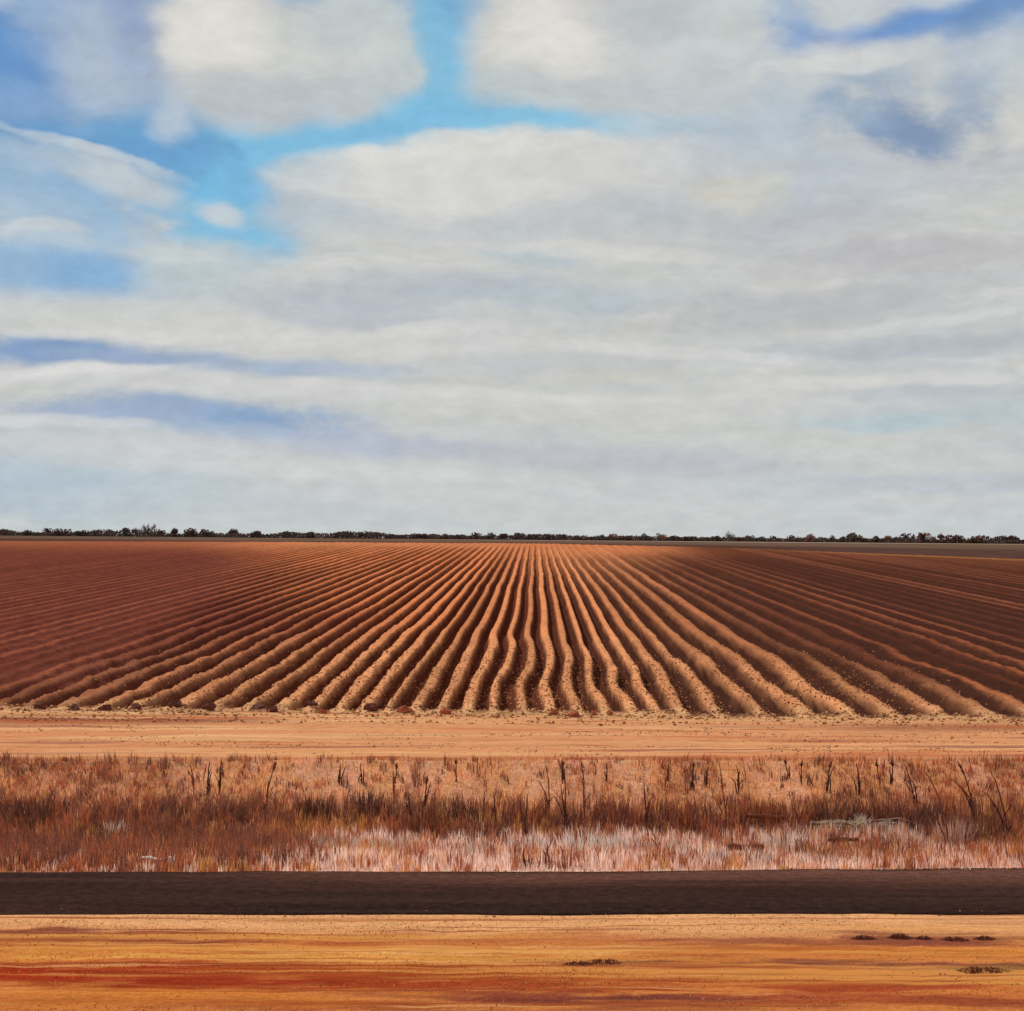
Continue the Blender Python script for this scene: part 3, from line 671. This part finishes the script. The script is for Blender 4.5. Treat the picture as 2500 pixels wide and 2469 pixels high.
# ------------------------------------------------------------------ trees on the skyline, each on its own
def crown_mesh(name, w, h, kind, seed):
    r = random.Random(seed); m = MB()
    lobes = []
    nl = 5 if w > 7 else 4
    for k in range(nl):
        lobes.append((r.uniform(-.32, .32) * w, r.uniform(-.3, .3) * w, r.uniform(.28, .72) * h, r.uniform(.22, .34) * w, r.uniform(.24, .34) * h))
    n = int(260 if kind != 'twig' else 170)
    for k in range(n):
        lx, ly, lz, lr, lh = r.choice(lobes)
        d = Vector((r.gauss(0, 1), r.gauss(0, 1), r.gauss(0, 1))).normalized() * r.uniform(.5, 1.0)
        p = Vector((lx + d.x * lr, ly + d.y * lr, max(.06 * h, lz + d.z * lh)))
        if kind == 'twig':
            q = p + Vector((d.x * .12 * w, d.y * .1 * w, abs(d.z) * .18 * h + .1 * h)); t = 0.05 + 0.012 * w
            s = Vector((t, t * r.uniform(-1, 1), 0)); m.add(([p - s, p + s, q + s * .4, q - s * .4], [(0, 1, 2, 3)]))
            s = Vector((0, t, t * .4)); m.add(([p - s, p + s, q + s * .4, q - s * .4], [(0, 1, 2, 3)]))
        else:
            a = Vector((r.gauss(0, 1), r.gauss(0, 1), r.gauss(0, 1))).normalized(); b = a.orthogonal().normalized(); cdir = a.cross(b)
            sz = r.uniform(.05, .09) * (w + h) * .5 + .12
            m.add(([p + b * sz, p + cdir * sz * .8, p - b * sz * .9, p - cdir * sz * .7], [(0, 1, 2, 3)]))
    return m
def trunk_mesh(w, h, seed):
    r = random.Random(seed); m = MB(); t = 0.03 * h + 0.08
    m.add(tube([(0, 0, -.4), (0.02 * w, 0, .25 * h), (.05 * w * r.uniform(-1, 1), 0, .6 * h)], [t * 1.3, t, t * .5]))
    for k in range(4):
        a = k * 1.57 + r.random(); m.add(tube([(0, 0, .25 * h), (.18 * w * math.cos(a), .18 * w * math.sin(a), .45 * h), (.32 * w * math.cos(a), .32 * w * math.sin(a), .66 * h)], [t * .6, t * .4, t * .15], 5))
    return m
# zone of the photograph (left edge in px), x, width and top in that zone's enlarged px (2.3 to 1), kind
TREES = [(0, 45, 90, 94, 'dark'), (0, 150, 80, 100, 'dark'), (0, 275, 66, 88, 'dark'), (0, 350, 96, 88, 'brown'), (0, 450, 80, 95, 'dark'), (0, 540, 80, 96, 'dark'), (0, 630, 80, 97, 'dark'),
         (0, 710, 54, 86, 'grey'), (0, 770, 50, 92, 'twig'), (0, 832, 104, 64, 'twig'), (0, 905, 50, 100, 'brown'), (0, 970, 66, 84, 'dark'), (0, 1045, 50, 90, 'dark'), (0, 1078, 56, 84, 'brown'),
         (0, 1160, 90, 94, 'dark'), (0, 1290, 84, 92, 'dark'), (0, 1420, 110, 102, 'dark'), (0, 1620, 96, 102, 'dark'), (0, 1745, 80, 106, 'dark'), (0, 1880, 90, 108, 'dark'),
         (830, 50, 90, 106, 'dark'), (830, 130, 70, 104, 'dark'), (830, 190, 80, 108, 'grey'), (830, 290, 40, 108, 'rust'), (830, 335, 44, 116, 'brown'), (830, 440, 100, 120, 'rust'),
         (830, 516, 54, 113, 'dark'), (830, 570, 60, 122, 'rust'), (830, 642, 72, 117, 'dark'), (830, 700, 50, 124, 'dark'), (830, 775, 72, 112, 'brown'), (830, 840, 76, 112, 'grey'), (830, 912, 64, 119, 'brown'), (830, 960, 40, 128, 'rust'),
         (830, 1003, 76, 116, 'grey'), (830, 1090, 90, 120, 'dark'), (830, 1180, 60, 122, 'grey'), (830, 1250, 60, 124, 'brown'), (830, 1345, 90, 128, 'dark'), (830, 1460, 60, 126, 'grey'), (830, 1530, 60, 120, 'pink'),
         (830, 1620, 80, 132, 'rust'), (830, 1716, 66, 120, 'brown'), (830, 1802, 56, 118, 'tan'), (830, 1880, 80, 132, 'dark'),
         (1660, 50, 100, 134, 'dark'), (1660, 140, 60, 138, 'rust'), (1660, 205, 60, 132, 'grey'), (1660, 280, 60, 116, 'twig'), (1660, 335, 44, 134, 'rust'), (1660, 390, 60, 128, 'grey'), (1660, 455, 50, 136, 'grey'),
         (1660, 528, 60, 132, 'brown'), (1660, 618, 60, 128, 'brown'), (1660, 680, 50, 138, 'rust'), (1660, 732, 60, 120, 'pink'), (1660, 800, 60, 124, 'brown'), (1660, 850, 50, 126, 'twig'), (1660, 955, 150, 118, 'dark'),
         (1660, 1045, 50, 136, 'rust'), (1660, 1100, 60, 134, 'brown'), (1660, 1172, 70, 132, 'tan'), (1660, 1260, 116, 121, 'dark'), (1660, 1366, 66, 100, 'rust'), (1660, 1416, 56, 120, 'tan'), (1660, 1500, 90, 120, 'rust'),
         (1660, 1572, 70, 113, 'brown'), (1660, 1680, 130, 116, 'brown'), (1660, 1770, 70, 132, 'dark'), (1660, 1850, 130, 123, 'dark')]
KW = {'dark': 'dark', 'grey': 'grey', 'rust': 'rusty', 'brown': 'brown', 'tan': 'tan', 'twig': 'bare', 'pink': 'pinkish'}
LAND = {9: 'tall bare twiggy tree far left', 26: 'small dark round tree left of the row vanishing point', 40: 'pinkish tree right of the row vanishing point',
        58: 'broad dark tree on the right', 63: 'tall rust tree on the right'}
lab = {9: 'tallest bare twiggy tree in the far tree line, towards the left', 26: 'small dark round tree in the far tree line, left above the row centre',
       40: 'pinkish tree in the far tree line, right above the row centre', 58: 'broad dark domed tree in the far tree line, on the right',
       63: 'tall rust coloured tree rising above the far tree line at right'}
lk = sorted(LAND)
LANDN = {9: 'the tallest bare tree', 26: 'the small dark round tree', 40: 'the pinkish tree above the rows', 58: 'the broad domed tree', 63: 'the tall rusty tree'}
order = sorted(range(len(TREES)), key=lambda k: TREES[k][0] + TREES[k][1] / 2.3)
rank = {k: j for j, k in enumerate(order)}
MESH = {}
for k, (x0, zx, zw, zt, kind) in enumerate(TREES):
    px = x0 + zx / 2.3; top = 1250 + zt / 2.3; yb = 1308 + 20 * px / 2500 + 2
    Yt = 1800 + random.Random(k).uniform(-25, 25); sc = Yt / F
    w = zw / 2.3 * sc * 1.05; x = (px - VX) * sc; zg = float(ground_z(np.array(x), np.array(Yt)))
    ztop = EYE - (top - VY) * sc; h = max(2.5, ztop - zg)
    root = empty('bare_tree' if kind == 'twig' else 'far_tree', (x, Yt, zg), 0)
    # a crown of the kind, fitted to this tree's own height and spread
    crown_mesh('crown', w, h, kind, 100 + k).build('crown', M_LEAF[kind], root)
    trunk_mesh(w, h, 300 + k).build('trunk', M_BARK, root)
    if k in lab: label = lab[k]
    else:
        ref = min(LAND, key=lambda q: abs(rank[q] - rank[k])); d = rank[k] - rank[ref]
        size = 'tall' if h > 9 else 'low' if h < 5.5 else 'middling'
        shape = 'spreading' if w > 1.9 * h else 'round' if w > 0.9 * h else 'narrow'
        nth = '' if abs(d) == 1 else ORD[abs(d) - 1] + ' '
        label = f"{size} {shape} {KW[kind]} skyline tree, {nth or 'next '}to the {'right' if d > 0 else 'left'} of {LANDN[ref]}"
    tag(root, label, 'tree', 'trees of the far tree line')

# scrub between and behind those trees: one far-off mass
m = MB(); r = random.Random(77)
for k in range(26000):
    x = r.uniform(-600, 560); Yb = r.uniform(1785, 1825); hh = 2.6 + 5.0 * vnoise(x * .045, 8.0) * vnoise(x * .013, 2.0) + 1.5 * float(fbm(np.array(x * .03), np.array(3.), 3))
    z = float(0.57 - 0.008 * x) - .3 + r.random() ** 1.25 * hh
    a = Vector((r.gauss(0, 1), r.gauss(0, 1), r.gauss(0, 1))).normalized(); b = a.orthogonal().normalized(); cd = a.cross(b); s = r.uniform(.6, 1.2); p = Vector((x, Yb, z))
    m.add(([p + b * s, p + cd * s, p - b * s, p - cd * s], [(0, 1, 2, 3)]))
o = m.build('far_scrub', M_LEAF['dark']); o['kind'] = 'stuff'

# ------------------------------------------------------------------ dark stalks standing on the bank
# x, y of the foot and y of the tip in the 1932 px view, lean in px, with a seed head or not
STALKS = [(365, 1490, 1440, -6, 0), (392, 1500, 1434, 4, 0), (412, 1498, 1436, 6, 0), (505, 1520, 1440, 14, 1), (640, 1480, 1440, 2, 0), (682, 1478, 1440, -2, 0), (745, 1500, 1442, 3, 1),
          (775, 1560, 1492, -4, 0), (800, 1530, 1468, 6, 1), (862, 1475, 1436, -2, 1), (935, 1560, 1494, -4, 0), (990, 1590, 1494, 6, 0), (1037, 1545, 1445, -6, 0), (1062, 1478, 1440, 0, 1),
          (1070, 1570, 1450, -8, 1), (1104, 1545, 1442, -6, 1), (1144, 1475, 1440, 0, 0), (1218, 1566, 1474, -3, 0), (1260, 1474, 1440, 2, 0), (1305, 1492, 1440, 4, 1), (1333, 1486, 1446, 3, 0),
          (1368, 1580, 1440, -10, 0), (1395, 1500, 1442, -6, 0), (1486, 1470, 1438, -4, 1), (1512, 1482, 1440, 0, 1), (1560, 1496, 1440, 8, 1), (1620, 1500, 1440, -4, 0), (1660, 1490, 1440, -6, 1),
          (1684, 1480, 1440, 0, 1), (1726, 1520, 1440, -20, 0), (1790, 1610, 1450, -44, 0), (1838, 1560, 1440, -26, 1), (1902, 1590, 1460, -28, 0), (1036, 1640, 1590, -4, 0), (990, 1640, 1600, -2, 0), (1240, 1610, 1570, -8, 0)]
for k, (sx, sy, sy1, lean, head) in enumerate(STALKS):
    px = sx * K2
    py = sy * K2
    x, y, z = at(px, py, lambda a, b: z_bank(np.array(a), np.array(b)))
    h = (sy - sy1) * K2 * y / F; lx = lean * K2 * y / F
    root = empty('dry_stalk', (x, y, z), 0); r = random.Random(900 + k)
    sm_ = M_STALK if k % 3 else M_RSTALK
    for q in range(2 + (k % 3 > 0)):
        f_ = 1 if q == 0 else r.uniform(.55, .85); ox = 0 if q == 0 else r.uniform(-.07, .07); l2 = lx + (0 if q == 0 else r.uniform(-.16, .16)) * h
        pt = [(ox, 0, -.05), (ox + l2 * .15 + r.uniform(-.03, .03), 0, h * f_ * .35), (ox + l2 * .5 + r.uniform(-.02, .02), r.uniform(-.03, .03), h * f_ * .7), (ox + l2 * .85, 0, h * f_ * .9), (ox + l2 * 1.15, r.uniform(-.05, .05), h * f_)]
        MB().add(tube(pt, [.017, .018, .016, .012, .005], 5)).build('stem', sm_, root)
        if q == 0: pts = [pt[0], pt[1], pt[2], pt[4]]
    if head:
        hm = MB(); c0 = Vector(pts[3])
        for q in range(30):
            t = r.random(); p = Vector(pts[2]).lerp(c0, .35 + .70 * t); a = r.random() * 6.283; rr = .040 * math.sin(math.pi * min(1, t + .1)) + .012
            hm.add(tube([p, p + Vector((math.cos(a) * rr, math.sin(a) * rr, .05))], [.012, .004], 4))
        hm.build('seed_head', M_HEAD, root)
    for q in range(2 + k % 3):
        lf = MB()
        t = r.uniform(.15, .6); p = Vector(pts[0]).lerp(Vector(pts[2]), t); a = r.random() * 6.283; d = Vector((math.cos(a), math.sin(a), 0)); ll = h * r.uniform(.18, .34)
        s = d.cross(Vector((0, 0, 1))) * .018
        lf.add(([p - s, p + s, p + d * ll * .5 + Vector((0, 0, ll * .6)) + s, p + d * ll * .5 + Vector((0, 0, ll * .6)) - s, p + d * ll + Vector((0, 0, ll * .45))], [(0, 1, 2, 3), (3, 2, 4)]))
        lf.build('leaf', M_STALK if k % 3 else M_RSTALK, root)
    size = 'tall' if h > .75 else 'short' if h < .42 else 'medium'
    ln = 'leaning left' if lean < -5 else 'leaning right' if lean > 5 else 'upright'
    nl = sorted(range(len(STALKS)), key=lambda q: STALKS[q][0]); j = nl.index(k); n = len(nl)
    if j < n // 2: pos = f"{ORD[j]} from the left" if j else 'leftmost'
    else: pos = f"{ORD[n - 1 - j]} from the right" if j < n - 1 else 'rightmost'
    tag(root, f"{size} dark stalk {'with seed head' if head else 'without seed head'}, {ln}, {pos} on the grass bank", 'stalk', 'dark stalks on the grass bank')

# ------------------------------------------------------------------ clumps of dark sedge and bleached grass
def clump(n, w, h, seed, wid=.022):
    r = random.Random(seed); m = MB()
    for k in range(n):
        a = r.random() * 6.283; d = Vector((math.cos(a), math.sin(a), 0)); rr = w * .5 * math.sqrt(r.random()); p = d * rr * Vector((1, 1, 1)).x
        hh = h * (.45 + .75 * r.random() ** 1.5) * (1 - .5 * (rr / w) * 2 * r.random()); q = p + d * hh * r.uniform(.0, .35) + Vector((0, 0, hh)); s = Vector((math.cos(a * 3), math.sin(a * 3), 0)) * wid * .5
        mid = p.lerp(q, .55) - d * .04 * hh
        p = p - Vector((0, 0, .06))
        m.add(([p - s, p + s, mid + s * .8, mid - s * .8, q], [(0, 1, 2, 3), (3, 2, 4)]))
    return m
def grassmat(name, c): return material(name, base=lin(c), rough=.85, spec=.1, noise=((4, .7, 1.3, ONE), (25, .8, 1.2, (1, 1, .2))), trans=.2)
M_SEDGE = [grassmat('dark_sedge', (132, 82, 66)), grassmat('black_brown_sedge', (112, 74, 64)), grassmat('red_brown_sedge', (156, 88, 64))]
M_BLEACH = [grassmat('bleached_grass', (212, 190, 176)), grassmat('white_grass', (226, 212, 204)), grassmat('pink_grass', (204, 166, 150))]
SEDGE = [(60, 1535, 120, 48, 1), (300, 1532, 60, 34, 0), (430, 1540, 70, 40, 0), (590, 1538, 60, 50, 1), (690, 1530, 50, 44, 1), (800, 1560, 90, 66, 0), (880, 1550, 60, 56, 1), (930, 1585, 60, 50, 0), (1000, 1548, 70, 44, 2),
         (1075, 1600, 60, 44, 2), (1150, 1545, 70, 40, 2), (1290, 1548, 60, 40, 2), (1420, 1545, 80, 44, 2), (1490, 1552, 90, 52, 2), (1570, 1550, 80, 54, 1), (1660, 1548, 90, 50, 0), (1730, 1556, 90, 52, 1), (1850, 1590, 110, 70, 0),
         (180, 1600, 110, 50, 1), (60, 1620, 90, 44, 1), (20, 1640, 60, 40, 1), (480, 1602, 70, 34, 1), (560, 1606, 50, 30, 1), (1540, 1625, 120, 36, 0), (1660, 1620, 130, 34, 0)]
PALES = [(215, 1580, 46, 36, 1), (130, 1612, 60, 28, 2), (640, 1610, 90, 40, 0), (740, 1612, 70, 40, 0), (900, 1622, 70, 40, 0), (1000, 1612, 80, 44, 1), (1105, 1612, 90, 50, 1), (1175, 1616, 70, 48, 1), (1250, 1622, 90, 46, 0), (1330, 1632, 90, 44, 1),
         (1480, 1605, 90, 38, 1), (1690, 1600, 100, 44, 0), (1800, 1598, 60, 64, 2), (1560, 1640, 90, 34, 0), (1420, 1636, 80, 36, 0)]
SN = ['dark brown', 'blackish', 'red brown']; PN = ['pale beige', 'whitish', 'pinkish']
for lst, mats, nm, names, cat, grp, word, where in ((SEDGE, M_SEDGE, 'sedge_clump', SN, 'sedge', 'dark sedge clumps in the ditch', 'sedge clump', 'in the ditch'),
                                       (PALES, M_BLEACH, 'grass_tuft', PN, 'grass tuft', 'pale grass tufts by the road', 'grass tuft', 'beside the road')):
    for k, (sx, sy, sw, sh, mi) in enumerate(lst):
        x, y, z = at(sx * K2, sy * K2, lambda a, b: z_bank(np.array(a), np.array(b)))
        w, h = sw * K2 * y / F, sh * K2 * y / F
        o = clump(int((70 + 75 * w) * (1.7 if mats is M_BLEACH else 1)), w * 1.1, h, 40 + k, .03).build(nm, mats[mi], loc=(x, y, z))
        same = sorted([q for q in lst if q[4] == mi]); j = same.index(lst[k]); n = len(same)
        if j == 0: pos = 'leftmost'
        elif j == n - 1: pos = 'rightmost'
        elif j < n / 2: pos = ORD[j] + ' from the left'
        else: pos = ORD[n - 1 - j] + ' from the right'
        size = 'broad' if w > 1.05 * sorted([q[2] for q in lst])[len(lst) // 2] * K2 * y / F else 'narrow'
        tag(o, f"{size} {names[mi]} {word} {where}, {pos} of its colour", cat, grp)

# ------------------------------------------------------------------ wood and litter among the grass
def log(px, py, length, rad, rz, label, ends=True):
    x, y, z = at(px * K2, py * K2, lambda a, b: z_bank(np.array(a), np.array(b)))
    root = empty('fallen_log', (x, y, z + .23 + rad * .6), rz); r = random.Random(int(px))
    n = 7; pts = [(length * (i / (n - 1) - .5), r.uniform(-.02, .02), r.uniform(-.02, .02)) for i in range(n)]
    MB().add(tube(pts, [rad * r.uniform(.75, 1.05) for _ in range(n)], 10)).build('bark', M_WOOD, root, smooth=True)
    for s in (-1, 1):
        e = Vector(pts[0 if s < 0 else -1]); MB().add(tube([e, e + Vector((s * .012, 0, 0))], [rad * .72, rad * .70], 10)).build('cut_end', M_CUTWOOD, root)
    tag(root, label, 'log', 'logs lying in the grass')
log(1405, 1622, 0.80, .075, .06, 'short thick brown log lying in the pale grass by the road')
log(1460, 1562, 1.35, .055, -.05, 'longest thin red brown log lying on the grass, right of centre')
log(1590, 1606, 0.70, .05, .05, 'short slim brown log in the grass at right, below the thorn bush')
# bleached thorn bush with long pale side branches
x, y, z = at(1622 * K2, 1568 * K2, lambda a, b: z_bank(np.array(a), np.array(b)))
root = empty('thorn_bush', (x, y, z)); r = random.Random(4); m = MB()
for k in range(150):
    a = r.random() * 6.283; o_ = Vector((r.gauss(0, .11), r.gauss(0, .10), r.uniform(0, .22))); d = Vector((math.cos(a), math.sin(a), r.uniform(-.2, 1.5))).normalized(); ll = r.uniform(.10, .30)
    e = Vector((r.uniform(-.08, .08), r.uniform(-.05, .05), 0))
    m.add(tube([o_, o_ + d * ll * .5 + e * .6, o_ + d * ll + e], [.009, .007, .003], 4))
m.build('twigs', M_PALE, root)
for s in (-1, 1):
    mm = MB()
    for q in range(16):
        p0 = Vector((s * r.uniform(.05, .55), r.uniform(-.08, .08), r.uniform(.10, .26))); l_ = r.uniform(.35, .9)
        mm.add(tube([p0, p0 + Vector((s * l_ * .5, r.uniform(-.08, .08), r.uniform(-.02, .07))), p0 + Vector((s * l_, r.uniform(-.15, .15), r.uniform(-.10, .05)))], [.010, .009, .004], 4))
    mm.build('branch', M_PALE, root)
tag(root, 'bleached thorn bush with long pale branches lying in the grass at right', 'dead bush')
# crumpled pale rag at the road edge
x, y, z = at(300 * K2, 1637 * K2, lambda a, b: z_bank(np.array(a), np.array(b)))
nx, ny = 22, 9; vs, fs = [], []
for j in range(ny):
    for i in range(nx):
        u, v_ = i / (nx - 1), j / (ny - 1)
        hgt = .13 * (vnoise(u * 5 + 2, v_ * 3) ** 2) * 2.2 * math.sin(math.pi * min(1, max(0, u))) * math.sin(math.pi * v_) + .02
        vs.append(((u - .5) * .75 + .05 * float(vnoise(u * 6, v_ * 5)), (v_ - .5) * .28 * (.4 + float(vnoise(u * 4 + 9, 1.5))), float(hgt) + .06 - .12 * u))
for j in range(ny - 1):
    for i in range(nx - 1): a = j * nx + i; fs.append((a, a + 1, a + nx + 1, a + nx))
o = build('rag', vs, fs, M_SCRAP, smooth=True, loc=(x, y, z + .13)); so = o.modifiers.new('thickness', 'SOLIDIFY'); so.thickness = .012
tag(o, 'crumpled whitish rag lying at the grass edge of the road, left', 'rag')

# ------------------------------------------------------------------ clods at the row ends
CLODS = [(75, 1334, 24, 0), (140, 1336, 28, 0), (198, 1336, 30, 0), (258, 1334, 26, 0), (330, 1331, 34, 0), (395, 1336, 30, 0), (485, 1334, 34, 0), (515, 1340, 26, 0), (590, 1331, 26, 0), (610, 1342, 18, 1), (700, 1338, 32, 0),
         (765, 1340, 32, 1), (840, 1342, 30, 1), (1045, 1343, 22, 1), (1085, 1349, 24, 1), (1120, 1346, 20, 1), (1326, 1342, 34, 0), (1150, 1344, 18, 1)]
def zt(a, b): return np.maximum(z_track(np.array(a), np.array(b)), field_z(np.array(a), np.array(b)) if b > 61 else -9)
for k, (sx, sy, sw, red) in enumerate(CLODS):
    x, y, z = at(sx * K2, (sy + 4) * K2, lambda a, b: plane(np.array(a), np.array(b)))
    z = float(zt(x, y)); w = sw * K2 * y / F
    o = MB().add(lump(w * .5, w * .36, w * .34, 60 + k, .3)).build('soil_clod', M_REDCLOD if red else M_CLOD, loc=(x, y, z + .02)); o.rotation_euler = (0, 0, (k * 1.7) % 3)
    same = sorted(q for q in CLODS if q[3] == red); j = same.index(CLODS[k]); n = len(same)
    pos = 'leftmost' if j == 0 else 'rightmost' if j == n - 1 else (ORD[j] + ' from the left') if j < n / 2 else ORD[n - 1 - j] + ' from the right'
    tag(o, f"{'red' if red else 'dark brown'} soil clod at the row ends, {pos} among the {'red' if red else 'dark'} clods", 'clod', 'clods of soil at the row ends')

# ------------------------------------------------------------------ low dark weeds on the verge in front
M_WEED = grassmat('dark_weed', (110, 62, 50))
WEEDS = [(1630, 1772, 34, 16), (1698, 1770, 34, 18), (1742, 1772, 26, 12), (1800, 1774, 40, 12), (1858, 1772, 30, 12), (1855, 1832, 70, 12), (1140, 1817, 60, 10), (1090, 1820, 40, 10)]
for k, (sx, sy, sw, sh) in enumerate(WEEDS):
    x, y, z = at(sx * K2, sy * K2, lambda a, b: z_verge(np.array(a), np.array(b)))
    w, h = sw * K2 * y / F, sh * K2 * y / F
    m = clump(int(160 + 600 * w), w * 1.5, h, 500 + k, .012)
    m.v = [(p[0], p[1] * .45, p[2]) for p in m.v]
    m.v = [(p[0], p[1], p[2] * .62 * (1.1 - min(1, abs(p[0]) / (w * .75))) + .004) for p in m.v]
    o = m.build('weed_tuft', M_WEED, loc=(x, y, z))
    up = sy < 1800; same = sorted(q for q in WEEDS if (q[1] < 1800) == up); j = same.index(WEEDS[k]); n = len(same)
    pos = 'leftmost' if j == 0 else 'rightmost' if j == n - 1 else (ORD[j] + ' from the left') if j < n / 2 else ORD[n - 1 - j] + ' from the right'
    tag(o, f"{'wide flat' if sw > 38 else 'small'} dark weed on the verge, {pos} {'in row near the road' if up else 'of those away from road'}", 'weed', 'dark weeds on the verge')
